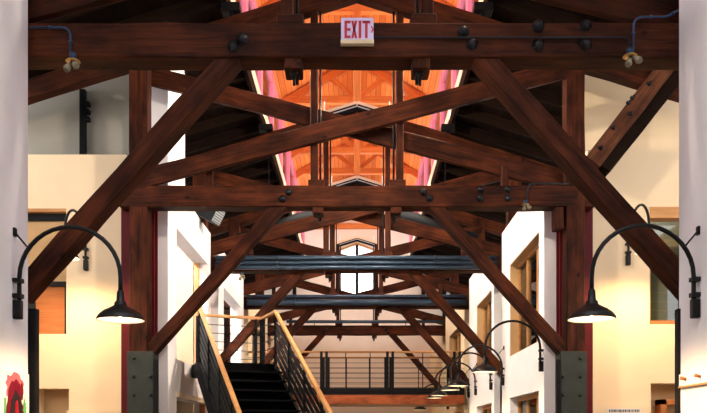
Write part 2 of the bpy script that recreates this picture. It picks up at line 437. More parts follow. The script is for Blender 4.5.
# ------------------------------------------------------------------ timber trusses
def bolt_head(mb, x, y, z, r=.043):
    mb.lathe([(r*1.25, 0), (r*1.25, -.008), (r, -.012), (r*.92, -.028), (r*.6, -.042), (.004, -.047)], (x, y, z), 14, 'Y')
def truss(Y, label, bolts, notch=False):
    t = thing('timber_truss', (0, Y, 0), label, 'roof truss', 'timber roof trusses')
    T = M['timber']; D = .27; Yc = Y+D/2; fl = 2.845 if Y < 8 else 2.92
    tie = beam('tie_beam', (-3.5, Yc, H(3.555)), (3.5, Yc, H(3.555)), D, .31, T, t, bevel=.015)
    for (x, h) in bolts:
        mb = MB(); bolt_head(mb, x, Y-.003, H(h)); b = mb.build('bolt', M['bolt'], None)
        b.parent = tie; b.matrix_parent_inverse = Matrix.Identity(4)
        b.matrix_local = LOCALM[tie.name].inverted() @ Matrix.Translation((0, -Y, 0))
    for s in (-1, 1):
        beam('post', (s*3.215, Yc, H(-1.6)+.0), (s*3.215, Yc, H(5.75)), .27, .27, T, t, up=(0,1,0))
        beam('knee_brace', (s*1.06, Yc-.005, H(3.52)), (s*3.13, Yc-.005, H(1.20)), .21, .175, T, t)
        # steel shoe around the foot
        sh = MB().box((s*2.985, Y-.03, 0), (s*3.37, Y+D+.03, H(1.27))).build('steel_shoe', M['shoe'], t, .006)
        MB().box((s*fl, Y-.045, 0), (s*2.985, Y+.03, H(1.15))).build('shoe_flange', M['black'], sh, .006)
        for hz in (1.17, .9, .63, .36):
            for xx in ((3.02, 3.27) if hz < 1.1 else (3.27,)):
                mb = MB(); bolt_head(mb, s*xx, Y-.03, H(hz), .02); mb.build('bolt', M['shoe'], sh)
        # rafter from wall side to the peak
        if Y < 25: beam('rafter', (0, Yc, H(6.65)), (s*5.9, Yc, H(6.65-.31*5.9)), .2, .28, T, t)
        beam('hanger_post', (s*.635, Y+.155, H(3.70)), (s*.635, Y+.155, H(6.4)), .11, .13, T, t, up=(0,1,0))
        MB().tube([(s*.545, Y+.15, H(3.22)), (s*.545, Y+.15, H(6.4))], .016, 8).build('tie_rod', M['iron'], t)
        beam('bearing_block', (s*.60-.12, Yc, H(3.76)), (s*.60+.12, Yc, H(3.76)), .2, .10, T, t)
        bb = beam('bearing_block', (s*.575, Y+.02, H(3.365)), (s*.575, Y+.25, H(3.355)), .16, .11, T, t)
        mb = MB().tube([(s*.57, Y+.1, H(3.31)), (s*.57, Y+.1, H(3.285))], .034, 16).tube([(s*.57, Y+.1, H(3.29)), (s*.57, Y+.1, H(3.25))], .022, 6).tube([(s*.57, Y+.1, H(3.27)), (s*.57, Y+.1, H(3.19))], .012, 8)
        mb.build('plate_washer', M['iron'], t)
        if Y > 8: beam('stub_post', (s*2.2, Y+.2, H(3.70)), (s*2.2, Y+.2, H(4.05)), .1, .12, T, t, up=(0,1,0))
    # crossing braces: the one rising to the right lies in front
    beam('cross_brace', (-3.3, Y+.045, H(3.78)), (3.3, Y+.045, H(5.49)), .09, .27, T, t)
    beam('cross_brace', (3.3, Y+.265, H(3.78)), (-3.3, Y+.265, H(5.49)), .09, .27, T, t)
    return t
b_in = [(-1.0, 3.56), (-1.09, 3.48), (.93, 3.57), (1.03, 3.47)]
T1 = truss(TY[0], 'nearest and highest heavy brown timber truss, carrying the EXIT sign', [(-1.02, 3.56), (-1.10, 3.49), (.945, 3.62), (1.025, 3.51), (1.615, 3.675), (1.615, 3.50), (2.04, 3.68), (2.04, 3.51)])
T2 = truss(TY[1], 'second timber truss, whole X of braces above its beam, between dark red columns', [(-1.0, 3.61), (-1.09, 3.51), (.97, 3.61), (1.06, 3.52), (1.805, 3.65), (1.805, 3.52), (2.21, 3.65), (2.21, 3.52)])
T3 = truss(TY[2], 'third timber truss from the front, behind the triple blue pipes', b_in)
T4 = truss(TY[3], 'fourth timber truss, just before the footbridge', b_in)
T5 = truss(TY[4], 'farthest and smallest timber truss, beyond the footbridge', b_in)
beam('corbel', (2.98, TY[1]+.13, H(3.40)), (2.98, TY[1]+.13, H(3.08)), .13, .22, M['timber'], T2, up=(0,1,0))

# king-post trusses of the lantern
def lantern_truss(Y, label, king0):
    t = thing('lantern_truss', (0, Y, H(8.8)), label, 'roof truss', 'orange king-post trusses of the lantern roof')
    P = M['pine']
    beam('tie_beam', (-2.05, Y, H(8.8)), (2.05, Y, H(8.8)), .14, .18, P, t, bevel=.006, rough=0)
    beam('king_post', (0, Y, H(king0)), (0, Y, RIDGE-.05), .16, .2, P, t, up=(0,1,0), bevel=.006, rough=0)
    for s in (-1, 1):
        beam('rafter', (0, Y, RIDGE-.12), (s*2.05, Y, EAVE-.08), .13, .2, P, t, bevel=.006, rough=0)
        beam('strut', (s*1.62, Y-.05, H(8.75)), (s*1.2, Y-.05, H(9.25)), .06, .07, P, t, bevel=.004, rough=0)
        beam('king_strut', (s*.08, Y+.02, H(8.9)), (s*.75, Y+.02, H(9.45)), .1, .12, P, t, bevel=.004, rough=0)
    return t
lantern_truss(16.2, 'orange lantern truss whose tie shows above the EXIT sign', 6.85)
lantern_truss(20.6, 'orange lantern truss whose tie shows just below the nearest brown beam', 6.85)
lantern_truss(24.2, 'orange lantern truss, third from the front, with no chevron trough below', 8.7)
lantern_truss(26.1, 'orange lantern truss, farthest one before the pale end wall', 8.3)

# chevron troughs at the rafter peaks
def chevron(Y, h, label):
    t = thing('chevron_trough', (0, Y, H(h)), label, 'light trough', 'chevron light troughs')
    hw = .86; sl = .31
    for s in (-1, 1):
        MB().bar((0, Y-.04, H(h)), (s*hw, Y-.04, H(h-sl*hw)), .03, .10).build('cream_board', M['creamtrim'], t)
        MB().bar((0, Y-.10, H(h-.11)), (s*(hw-.05), Y-.10, H(h-.11-sl*(hw-.05))), .10, .115).build('trough', M['duct'], t)
        MB().bar((0, Y-.155, H(h-.10)), (s*(hw-.07), Y-.155, H(h-.10-sl*(hw-.07))), .012, .022).build('pale_lip', M['vent'], t)
        MB().tube([(s*.66, Y-.04, H(h-.18)), (s*.66, Y-.04, H(h+.04))], .014, 8).build('stub', M['enamel'], t)
    return t
for Y, h, l in ((TY[2], 6.80, 'dark chevron trough under a cream board, largest, straight below the EXIT sign'),
             (TY[3], 6.80, 'dark chevron trough just above the second beam, middle one of three'),
             (EY-.03, 7.86, 'dark chevron trough just above the white gable window at the end')):
    chevron(Y, h, l)

# black uplights on the rafters at the edge of the lantern opening
names = ['nearest', 'second', 'third', 'fourth', 'farthest']
for i, Y in enumerate(TY):
    if i == 0: continue
    for s, sd in ((-1, 'left'), (1, 'right')):
        t = thing('floodlight', (s*1.84, Y+.1, H(6.22)), 'black floodlight on the %s rafter of the %s truss, beside the pink clerestory' % (sd, names[i]), 'floodlight', 'black floodlights at the roof opening')
        MB().box((s*1.72, Y-.02, H(6.28)), (s*2.0, Y+.2, H(6.40))).build('housing', M['black'], t, .01)
        MB().box((s*1.82, Y+.05, H(6.18)), (s*1.88, Y+.12, H(6.29))).build('bracket', M['black'], t)
        MB().box((s*1.74, Y, H(6.40)), (s*1.98, Y+.18, H(6.405))).build('lens', M['bulbglass'], t)

# ------------------------------------------------------------------ steel columns behind the second truss posts
for s, sd in ((-1, 'left'), (1, 'right')):
    mb = MB()
    y0 = TY[1]+.29
    mb.box((s*3.05, y0, 0), (s*3.55, y0+.03, H(4.0))).box((s*3.2, y0+.03, 0), (s*3.26, y0+.18, H(4.0))).box((s*3.05, y0+.18, 0), (s*3.55, y0+.21, H(4.0)))
    tag(mb.build('steel_column', M['red']), 'dark red steel column behind the %s post of the second truss' % sd, 'column', 'dark red steel columns', 'thing')

# outer timber brace on the right
t = thing('timber_brace', (3.4, TY[1]+.1, H(4.0)), 'short thick bolted timber brace slanting up to the right in the right alcove', 'timber brace')
pA, pB = W(590.5, 165, TY[1]+.1), W(665, 68, TY[1]+.1)
ob = beam('brace_timber', pA, pB, .28, .25, M['brace'], t)
beam('dark_edge_strip', W(602, 171, TY[1]+.14), W(677, 76, TY[1]+.14), .26, .2, M['darkwood'], t)  # dark strip along the lower right edge of the brace
ob2 = beam('top_post', W(676, 96, TY[1]+.3), W(676, 40, TY[1]+.3), .14, .2, M['timber'], t, up=(0,1,0))
for (px, py) in ((649, 84), (632, 98), (628, 103), (630, 114), (613, 128), (600, 148)):
    p = W(px, py, TY[1]-.04); mb = MB(); bolt_head(mb, p.x, p.y, p.z, .026)
    mb.tube([(p.x, p.y-.04, p.z), (p.x, p.y-.09, p.z)], .014, 8)
    mb.build('bolt', M['bolt'], t)

# ------------------------------------------------------------------ pipes and ducts
def pipe(Y, h, r, x0, x1, label, mat='pipe', grp='pipes in front of the far trusses'):
    t = thing('pipe', ((x0+x1)/2, Y, H(h)), label, 'pipe', grp)
    MB().tube([(x0, Y, H(h)), (x1, Y, H(h))], r, 14).build('pipe_run', M[mat], t)
    if h > 3.75:
        for x in (-1.4, 1.6): MB().tube([(x, Y, H(h)), (x, Y+.3, H(h)), (x, Y+.3, H(3.70))], .012, 6).build('hanger', M['iron'], t)
    for k in range(3):
        x = x0+(x1-x0)*(.22+.28*k)
        MB().tube([(x-.02, Y, H(h)), (x+.02, Y, H(h))], r*1.1, 14).build('coupling', M[mat], t)
yy = TY[2]-.1
pipe(yy, 3.65, .045, -2.86, 2.84, 'topmost of the three blue-grey pipes along the third truss')
pipe(yy, 3.55, .04, -2.86, 2.84, 'middle one of the three blue-grey pipes along the third truss')
pipe(yy, 3.455, .042, -2.86, 2.84, 'lowest of the three blue-grey pipes along the third truss')
yy = TY[3]-.12
pipe(yy, 3.685, .04, -2.86, 2.84, 'thin upper blue-grey pipe along the fourth truss')
pipe(yy, 3.53, .085, -2.86, 2.84, 'thick lower blue-grey pipe along the fourth truss')
pipe(TY[4]-.2, 3.80, .05, -2.3, 2.86, 'single thin blue pipe above the farthest tie beam', 'pipe')
for s, sd in ((-1, 'left'), (1, 'right')):
    tag(MB().tube([(s*2.0, 17.9, H(4.8)), (s*2.0, 17.9, roofz(2.0)-.05)], .01, 6).tube([(s*.75, 17.9, H(5.1)), (s*1.3, 17.9, H(4.98)), (s*2.0, 17.9, H(4.7)), (s*2.7, 17.9, H(4.5))], [.1, .13, .13, .13], 16).build('round_duct', M['duct']),
        'dark grey round duct sloping to the %s under the roof behind the second beam' % sd, 'duct', 'round ducts under the roof', 'thing')

# ------------------------------------------------------------------ gooseneck lamps
LAMPS = []
def arc_pts():
    pts = [(.045, -.2), (.045, .0), (.045, .09)]
    for k in range(1, 18):
        a = math.pi-math.pi*k/18
        pts.append((.4725+.4275*math.cos(a), .09+.43*math.sin(a)))
    pts += [(.90, .09), (.90, -.04)]
    return pts
SHADE_OUT = [(.022, .02), (.030, .0), (.034, -.07), (.05, -.085), (.055, -.11), (.09, -.13), (.14, -.155), (.175, -.185), (.195, -.215), (.20, -.235)]
def gooseneck(base, direction, label):
    """base: point on the wall at the level of the upper clamp; direction: unit vector out of the wall"""
    base = Vector(base); d = Vector(direction); sd = Vector((-d.y, d.x, 0)); z = Vector((0,0,1))
    def P(u, v, s=0): return base + d*u + z*v + sd*s
    t = thing('gooseneck_lamp', base, label, 'wall lamp', 'black gooseneck wall lamps')
    MB().tube([P(u, v) for u, v in arc_pts()], .019, 12).build('arm', M['iron'], t)
    MB().bar(P(.03, -.26), P(.03, -.1), .065, .075, d).build('wall_box', M['iron'], t, .01)
    for v in (.065, -.065):
        MB().bar(P(0, v), P(.07, v), .075, .035).build('clamp', M['iron'], t)
    MB().tube([P(.12, .34), P(.012, .47)], .008, 8).build('stay', M['iron'], t)
    MB().bar(P(.008, .44), P(.008, .51), .05, .016, d).build('stay_plate', M['iron'], t)
    c = P(.90, -.035)
    prof = [(r, q) for r, q in SHADE_OUT]
    mb = MB(); bm = mb.bm; n = 32; rings = []
    for r, q in prof:
        rings.append([bm.verts.new(c+Vector((r*math.cos(2*math.pi*k/n), r*math.sin(2*math.pi*k/n), q))) for k in range(n)])
    for A, B in zip(rings, rings[1:]):
        for k in range(n):
            f = bm.faces.new((A[k], A[(k+1)%n], B[(k+1)%n], B[k])); f.smooth = True
    bm.faces.new(rings[0])
    mb.build('shade', M['iron'], t)
    mb = MB(); bm = mb.bm; rings = []
    for r, q in [(.02, -.115), (.08, -.135), (.13, -.162), (.166, -.19), (.188, -.22), (.1965, -.2365), (.2, -.235)]:
        rings.append([bm.verts.new(c+Vector((r*math.cos(2*math.pi*k/n), r*math.sin(2*math.pi*k/n), q))) for k in range(n)])
    for A, B in zip(rings, rings[1:]):
        for k in range(n):
            f = bm.faces.new((A[k], A[(k+1)%n], B[(k+1)%n], B[k])); f.smooth = True
    bm.faces.new(rings[0])
    tag(mb.build('shade_liner', M['enamel'], t), 'white enamel inside of the shade')
    MB().lathe([(.012, -.10), (.02, -.125), (.036, -.155), (.04, -.175), (.03, -.198), (.004, -.21)], c, 16).build('bulb', M['bulb'], t)
    LAMPS.append(c+Vector((0, 0, -.232)))
    return t
zb = H(1.265)
gooseneck((WL, 6.68, zb), (1, 0, 0), 'black gooseneck lamp on the white wall at the left edge, above the red painting')
gooseneck((WR, 6.63, zb), (-1, 0, 0), 'black gooseneck lamp on the white wall at the right edge, above the peg rail')
gooseneck((-4.16, AY, H(2.83)), (0, -1, 0), 'black gooseneck lamp on the left cream alcove wall, half behind the nearest brace')
gooseneck((4.16, AY, H(2.91)), (0, -1, 0), 'black gooseneck lamp on the right cream alcove wall, half behind the nearest brace')
rl = [(12.18, 'black gooseneck lamp under the nearest tall window of the right wall, largest of that row'),
      (15.4, 'black gooseneck lamp, second along the right hall wall, beside the first wall gap'),
      (16.75, 'black gooseneck lamp, third along the right hall wall, overlapping the second'),
      (18.9, 'black gooseneck lamp, fourth along the right hall wall, in front of the bridge fascia'),
      (20.1, 'black gooseneck lamp, fifth along the right hall wall, beside the fourth'),
      (24.7, 'farthest and lowest black gooseneck lamp, seen below the footbridge')]
for y, l in rl: gooseneck((WR, y, zb+.02-(.13 if y > 24 else 0)), (-1, 0, 0), l)

# ------------------------------------------------------------------ EXIT sign and conduits
SY = TY[0]-.055
t = thing('exit_sign', W(357, 44, SY), 'white EXIT sign with red letters on the nearest beam', 'exit sign')
a, b = W(341, 43.5, SY), W(373.5, 17.5, SY)
MB().box((a.x, SY, a.z), (b.x, TY[0]-.008, b.z)).build('housing', M['signface'], t, .004)
MB().box((a.x-.003, SY-.008, a.z-.003), (b.x+.003, TY[0]-.008, a.z+.034)).build('bottom_lip', M['signlip'], t, .003)
lt = MB(); ly0, ly1 = W(0, 38.2, SY).z, W(0, 21.0, SY).z
def lx(px): return W(px, 0, SY).x
def letter_box(x0, x1, z0, z1): lt.box((lx(x0), SY-.006, z0), (lx(x1), SY-.0005, z1))
hh = ly1-ly0; th = .022
letter_box(344.4, 347.0, ly0, ly1)
for z in (ly0, (ly0+ly1)/2-th/2, ly1-th): letter_box(346.5, 350.6, z, z+th)
for (xa, xb) in ((351.2, 357.2), (357.2, 351.2)):
    lt.prism([(lx(xa), SY-.006, ly0), (lx(xa+2.3 if xa < xb else xa-2.3), SY-.006, ly0), (lx(xb+ (0 if xa < xb else 0)), SY-.006, ly1), (lx(xb-2.3 if xa < xb else xb+2.3), SY-.006, ly1)], (0, .0055, 0))
letter_box(358.6, 361.3, ly0, ly1)
letter_box(365.0, 367.6, ly0, ly1); letter_box(362.4, 370.2, ly1-th, ly1)
lt.build('lettering', M['signred'], t)
zc = (ly0+ly1)/2
ch = MB()
for sg in (-1, 1):
    ch.bar((lx(373.0), SY-.003, zc), (lx(371.4), SY-.003, zc+sg*.028), .005, .012)
ch.build('arrow', M['signred'], t)

def curve_path(pts, r=.08, n=6):
    pts = [Vector(p) for p in pts]; out = [pts[0]]
    for a, b, c in zip(pts, pts[1:], pts[2:]):
        u = (a-b).normalized(); v = (c-b).normalized(); rr = min(r, (a-b).length*.48, (c-b).length*.48)
        for k in range(n+1):
            s = k/n
            out.append((b+u*rr)*(1-s)**2 + b*2*s*(1-s) + (b+v*rr)*s*s)
    out.append(pts[-1]); return out
def conduit(path, Y, label, r=.010, bend=.09, mat='conduit'):
    t = thing('conduit', W(*path[0], Y), label, 'conduit')
    MB().tube(curve_path([W(x, y, Y) for x, y in path], bend), r, 10).build('conduit_run', M[mat], t)
    for (x0, y0), (x1, y1) in zip(path, path[1:]):
        c = W((x0+x1)/2, (y0+y1)/2, Y); d = (W(x1, y1, Y)-W(x0, y0, Y)).normalized()
        MB().tube([c-d*.012, c+d*.012], r*1.6, 10).build('strap', M[mat], t)
    return t
CYY = TY[0]-.02
conduit([(29, 27.5), (70.5, 27.5), (70.5, 57)], CYY, 'blue conduit bending down at the left end of the nearest beam')
conduit([(374, 37.5), (629, 37.5), (629.5, 50)], CYY, 'long thin grey conduit running right from the EXIT sign', .008, .09, 'pipedark')
conduit([(678, 10), (668, 17), (633.5, 17), (633.5, 50)], CYY-.03, 'blue conduit coming from the right white wall to the twin spot')
conduit([(569, 183.7), (528, 183.7), (526.5, 201)], TY[1]-.02, 'dark conduit bending down at the right end of the second beam', .012, .09, 'pipedark')
def twin_spot(px, py, Y, label, s=1.):
    c = W(px, py, Y)
    t = thing('twin_spot', c, label, 'spot lamp', 'small brass spot lamps under the conduits')
    MB().lathe([(.03*s, .06*s), (.032*s, .0), (.028*s, -.002)], c, 14).build('socket', M['conduit'], t)
    MB().lathe([(.02*s, .004*s), (.058*s, -.006*s), (.064*s, -.014*s), (.05*s, -.016*s), (.02*s, -.016*s)], c, 18).build('canopy', M['brass'], t)
    for k, (dx, dz) in enumerate(((-.03, -.09), (.035, -.055))):
        p0 = c+Vector((dx*.25*s, -.01*s, -.015*s)); p1 = c+Vector((dx*s, -.05*s, dz*s))
        d = (p1-p0).normalized()
        MB().tube([p0, p0+d*.04*s, p0+d*.055*s, p0+d*.10*s, p0+d*.125*s], [.011*s, .012*s, .024*s, .034*s, .024*s], 14).build('bulb', M['bulbglass'], t)
twin_spot(73, 60, CYY-.04, 'small brass twin spot hanging at the left end of the nearest beam')
twin_spot(630, 55, CYY-.04, 'small brass twin spot hanging at the right end of the nearest beam')
twin_spot(525.5, 204, TY[1]-.05, 'small brass spot hanging at the right end of the second beam', .9)
t = twin_spot(242, 275, TY[2]-.12, 'small spot under the triple pipes at the left wall of the hall', .9)

# ------------------------------------------------------------------ loudspeaker and small spot on the left wall
t = thing('loudspeaker', W(214, 214, 15.0), 'dark speaker box with a pale grille at the top of the left wall', 'loudspeaker')
c = W(211, 213, 14.6)
def oriented_box(mb, c, ax, ay, az, sx, sy, sz):
    vs = [mb.bm.verts.new(c+ax*a*sx/2+ay*b*sy/2+az*g*sz/2) for a, b, g in ((-1,-1,-1),(1,-1,-1),(1,1,-1),(-1,1,-1),(-1,-1,1),(1,-1,1),(1,1,1),(-1,1,1))]
    for f in ((0,3,2,1),(4,5,6,7),(0,1,5,4),(1,2,6,5),(2,3,7,6),(3,0,4,7)): mb.bm.faces.new([vs[i] for i in f])
ax = Vector((.80, -.25, -.45)).normalized(); ay = Vector((.2, .95, 0)); ay = (ay-ax*ay.dot(ax)).normalized(); az = ax.cross(ay)
mb = MB(); oriented_box(mb, c, ax, ay, az, .34, .34, .30); sp = mb.build('cabinet', M['pipedark'], t, .02)
mb = MB(); oriented_box(mb, c+ax*.175, ax, ay, az, .012, .30, .26); mb.build('grille', M['vent'], t)
mb = MB()
for k in range(6): oriented_box(mb, c+ax*.184+az*(-.11+.044*k), ax, ay, az, .008, .29, .012)
mb.build('grille_slats', M['pipedark'], t)
MB().bar(c-ax*.1, (WL, 14.7, H(4.02)), .05, .05).build('bracket', M['black'], t)
t = thing('small_spotlight', W(178, 95, 13.2), 'small dark green spotlight high on the tall left white wall', 'spotlight')
p = W(178, 94, 13.1)
MB().tube([p+Vector((-.13, 0, -.05)), p+Vector((.06, .0, .04))], [.05, .035], 12).build('head', M['shoe'], t)
MB().bar(p, (WL+.0, 13.1, p.z+.03), .03, .03).build('arm', M['black'], t)

# pole on the grey upper wall at the left
t = thing('downpipe', W(83, 150, 12.6), 'narrow dark pole standing before the grey upper wall at the left', 'pole')
x83 = (83-CX)*12.6/F
MB().box((x83-.045, 12.56, H(4.1)), (x83+.045, 12.65, H(5.55))).build('pole_shaft', M['black'], t)
for hz in (5.05, 5.17, 5.29): MB().box((x83+.04, 12.54, H(hz)), (x83+.11, 12.65, H(hz+.06))).build('pole_clamp', M['black'], t)

# ------------------------------------------------------------------ windows
def side_window(n, X, y0, y1, z0, z1, mullions):
    w = struct(MB().box((X, y0, z0), (X+.008, y1, z1)).build('window_%d' % n, M['darkglass']))
    f = .07
    mb = MB().box((X-.04, y0, z0), (X+.05, y1, z0+f)).box((X-.04, y0, z1-f), (X+.05, y1, z1)).box((X-.04, y0, z0+f), (X+.05, y0+f, z1-f)).box((X-.04, y1-f, z0+f), (X+.05, y1, z1-f))
    struct(mb.build('window_frame', M['framewood'], w))
    for k in range(1, mullions+1):
        y = y0+(y1-y0)*k/(mullions+1)
        struct(MB().box((X-.035, y-.035, z0+f), (X+.045, y+.035, z1-f)).build('mullion', M['framewood'], w))
n = 4
for hs in (rwin, rwin2, rwin3):
    for (y0, y1, z0, z1) in hs: side_window(n, WR+.19, y0, y1, z0, z1, 2); n += 1
# lined reveals of the upper windows
for i, hs in enumerate((rwin, rwin2, rwin3)):
    y0, y1, z0, z1 = hs[0]
    struct(MB().box((WR+.012, y0, z1-.012), (WR+.15, y1, z1)).box((WR+.012, y1-.012, z0), (WR+.15, y1, z1)).build('trim_%d' % (6+i), M['tan']))
# left alcove window: tan transom over a rust coloured panel
def alcove_frame(n, hole, Y, parts):
    x0, x1, z0, z1 = hole
    w = struct(MB().box((x0, Y+.2, z0), (x1, Y+.21, z1)).build('window_%d' % n, M['darkglass']))
    for nm, a, m, y in parts: struct(MB().box((a[0], Y+y[0], a[1]), (a[2], Y+y[1], a[3])).build(nm, m, w))
x0, x1, z0, z1 = lw
zm = H(2.42)
alcove_frame(n, lw, AY, [
    ('head_trim', (x0, z1-.05, x1, z1), M['framewood'], (.0, .2)),
    ('head_dark_board', (x0, z1-.16, x1, z1-.05), M['black'], (.1, .2)),  # black board below the head trim
    ('transom_panel', (x0, zm, x1, z1-.16), M['tan'], (.14, .19)),
    ('lower_panel', (x0, z0, x1-.05, zm-.07), M['panel_rust'], (.12, .19)),
    ('frame_rail', (x0, zm-.07, x1, zm), M['black'], (.06, .19)),
    ('frame_stile', (x1-.05, z0, x1, zm-.07), M['black'], (.06, .19))]); n += 1
x0, x1, z0, z1 = rw
alcove_frame(n, rw, AY, [
    ('head_trim', (x0, z1-.12, x1, z1+.05), M['oak'], (-.02, .2)),
    ('jamb', (x0, z0, x0+.05, z1-.12), M['framewood'], (.1, .22)),
    ('sill_board', (x0, z0, x1, z0+.06), M['panel_rust'], (.02, .2)),
    ('blind', (x0+.05, z0+.06, x1, z1-.5), M['blind'], (.23, .25))])
for k in range(9):
    w = [o for o in COL.objects if o.name.startswith('window_%d' % n) and o.parent is None][0]
    struct(MB().box((x0+.05, AY+.222, z0+.1+k*.14), (x1, AY+.232, z0+.112+k*.14)).build('blind_slat', M['tan'], w))
n += 1
# low alcove openings and ledges
struct(MB().box((-4.43, AY-.1, 0), (-3.47, AY, H(.42))).build('trim_9', M['cream']))
struct(MB().box((3.47, AY-.06, 0), (4.5, AY, H(.5))).build('trim_10', M['cream']))
struct(MB().box((-5.0, AY+.36, 0), (-4.4, AY+.4, H(.8))).build('door_1', M['tan']))
d2 = struct(MB().box((4.4, AY+.36, 0), (5.6, AY+.4, H(.9))).build('door_2', M['tan']))
struct(MB().box((4.72, AY+.1, 0), (4.80, AY+.36, H(.60))).box((4.72, AY+.1, H(.52)), (5.5, AY+.36, H(.60))).build('door_frame', M['panel_rust'], d2))
struct(MB().box((WL-.01, 12.66, H(.66)), (WL+.03, 15.4, H(.74))).build('trim_11', M['creamtrim']))
struct(MB().box((WL-.14, 15.24, 0), (WL-.04, 15.33, H(.66))).build('trim_12', M['panel_rust']))
struct(MB().box((WL-.24, 15.25, H(1.27)), (WL-.16, 15.33, H(3.38))).build('trim_13', M['framewood']))

# door sign in the right alcove
t = thing('door_sign', W(624, 413, AY-.07), 'small plate with a row of dark marks low on the right alcove wall', 'sign')
a, b = W(607, 418, AY-.07), W(641, 408.5, AY-.07)
MB().box((a.x, AY-.075, a.z), (b.x, AY-.06, b.z)).build('plate', M['canvas'], t)
mb = MB(); x = a.x+.03
while x < b.x-.03:
    w = random.choice((.012, .018, .024)); mb.box((x, AY-.078, b.z-.055), (x+w, AY-.0745, b.z-.015)); x += w+.01
mb.build('lettering', M['inkgrey'], t)

# ------------------------------------------------------------------ painting on the left foreground wall
t = thing('painting', (WL, 6.8, H(.2)), 'unframed painting with a dark red figure at the lower left edge', 'painting')
def LP(px, py): # point on left wall for a pixel
    Y = WL*F/(px-CX); return Y, EYE+(CY-py)*Y/F
Yn, Yf = 6.2, 6.95
MB().box((WL, Yn, H(-.35)), (WL+.015, Yf, H(.56))).build('canvas', M['canvas'], t)
def patch(name, mat, cy, cz, ry, rz, lift, seed, jag=.18, n=26):
    r = random.Random(seed); pts = []
    for k in range(n):
        a = 2*math.pi*k/n; q = 1+r.uniform(-jag, jag)
        y = min(max(cy+ry*q*math.cos(a), Yn+.01), Yf-.01); z = min(max(cz+rz*q*math.sin(a), H(-.33)), H(.555))
        pts.append((WL+lift, y, z))
    return MB().prism(pts, (-.004, 0, 0)).build(name, mat, t)
patch('paint_patch', M['paint_pink'], 6.66, H(.42), .17, .14, .017, 1)
patch('paint_patch', M['paint_red'], 6.655, H(.18), .165, .31, .019, 2, .12)
patch('paint_patch', M['paint_black'], 6.68, H(.12), .125, .28, .021, 3, .06)
patch('paint_patch', M['paint_bright'], 6.69, H(.06), .085, .22, .023, 4, .25)
patch('paint_patch', M['paint_black'], 6.69, H(.13), .03, .03, .025, 5)
patch('paint_patch', M['paint_red'], 6.79, H(.40), .03, .07, .021, 6)
patch('paint_patch', M['paint_green'], 6.85, H(.24), .035, .09, .02, 8, .4)
patch('paint_patch', M['paint_blue'], 6.89, H(.07), .035, .1, .02, 9, .4)
MB().box((WL+.015, 6.46, H(-.3)), (WL+.02, 6.49, H(.33))).build('paint_stroke', M['paint_green'], t)

# peg rail on the right foreground wall
t = thing('peg_rail', (WR, 6.6, H(.5)), 'pale board with brown pegs on the right edge wall', 'peg rail')
MB().box((WR-.022, 5.9, H(.455)), (WR, 6.99, H(.56))).build('rail_board', M['white'], t, .004)
MB().box((WR-.03, 5.9, H(.44)), (WR, 6.99, H(.455))).build('rail_edge', M['framewood'], t)
for y in (6.84, 6.55, 6.26):
    MB().tube([(WR-.02, y, H(.51)), (WR-.07, y, H(.52))], [.012, .016], 10).build('peg', M['panel_rust'], t)

# ------------------------------------------------------------------ staircase
az_ = math.radians(22); d = Vector((-math.sin(az_), math.cos(az_), 0)); r_ = Vector((math.cos(az_), math.sin(az_), 0)); Z = Vector((0,0,1))
PL = Vector((-2.63, 13.2, 0)); SW = 1.31; ZL = H(1.28)
nstep = 17; rise = ZL/nstep; go = rise/math.tan(math.radians(33.5)); slope = rise/go
st = thing('staircase', PL+r_*SW/2-d*go*nstep*.5, 'black staircase with oak handrails climbing to a landing at the left wall', 'staircase')
def S(u, w, z): return PL + d*u + r_*w + Z*z     # u along travel (0 = top edge), w across
for k in range(nstep):
    u = -go*k; z = ZL-rise*k
    mb = MB()
    if k > 0:
        mb.prism([S(u, .03, z-.03), S(u, SW-.03, z-.03), S(u, SW-.03, z), S(u, .03, z)], -d*(go+.02))
    mb.prism([S(u, .03, z-rise), S(u, SW-.03, z-rise), S(u, SW-.03, z), S(u, .03, z)], d*.012)
    mb.build('step', M['stair'], st)
run = go*(nstep-1)
for w in (0, SW):
    mb = MB(); a = S(.0, w, ZL-.02); b = S(-run, w, ZL-slope*run-.02)
    mb.prism([S(.05, w-.025, ZL+.04), S(-run, w-.025, ZL-slope*run+.04), S(-run-.2, w-.025, 0), S(-run+.3, w-.025, 0), S(.05, w-.025, ZL-.3)], r_*.05)
    mb.build('stringer', M['stair'], st)
    if w == 0: MB().prism([S(0, .012, ZL+.06), S(-run, .012, ZL-slope*run+.06), S(-run, .012, ZL-slope*run+.80), S(0, .012, ZL+.80)], r_*.008).build('guard_panel', M['stair'], st)
    MB().bar(S(0, w, ZL+.91), S(-run, w, ZL-slope*run+.91), .065, .055).build('handrail', M['oak'], st, .012)
    for k in range(5):
        q = .17+.14*k
        MB().bar(S(0, w, ZL+q), S(-run, w, ZL-slope*run+q), .016, .075).build('rail_bar', M['black'], st)
    for k in range(6):
        u = -run*k/5*.97-.03
        MB().bar(S(u, w, ZL+slope*u-.15), S(u, w, ZL+slope*u+.89), .045, .045).build('rail_post', M['black'], st)
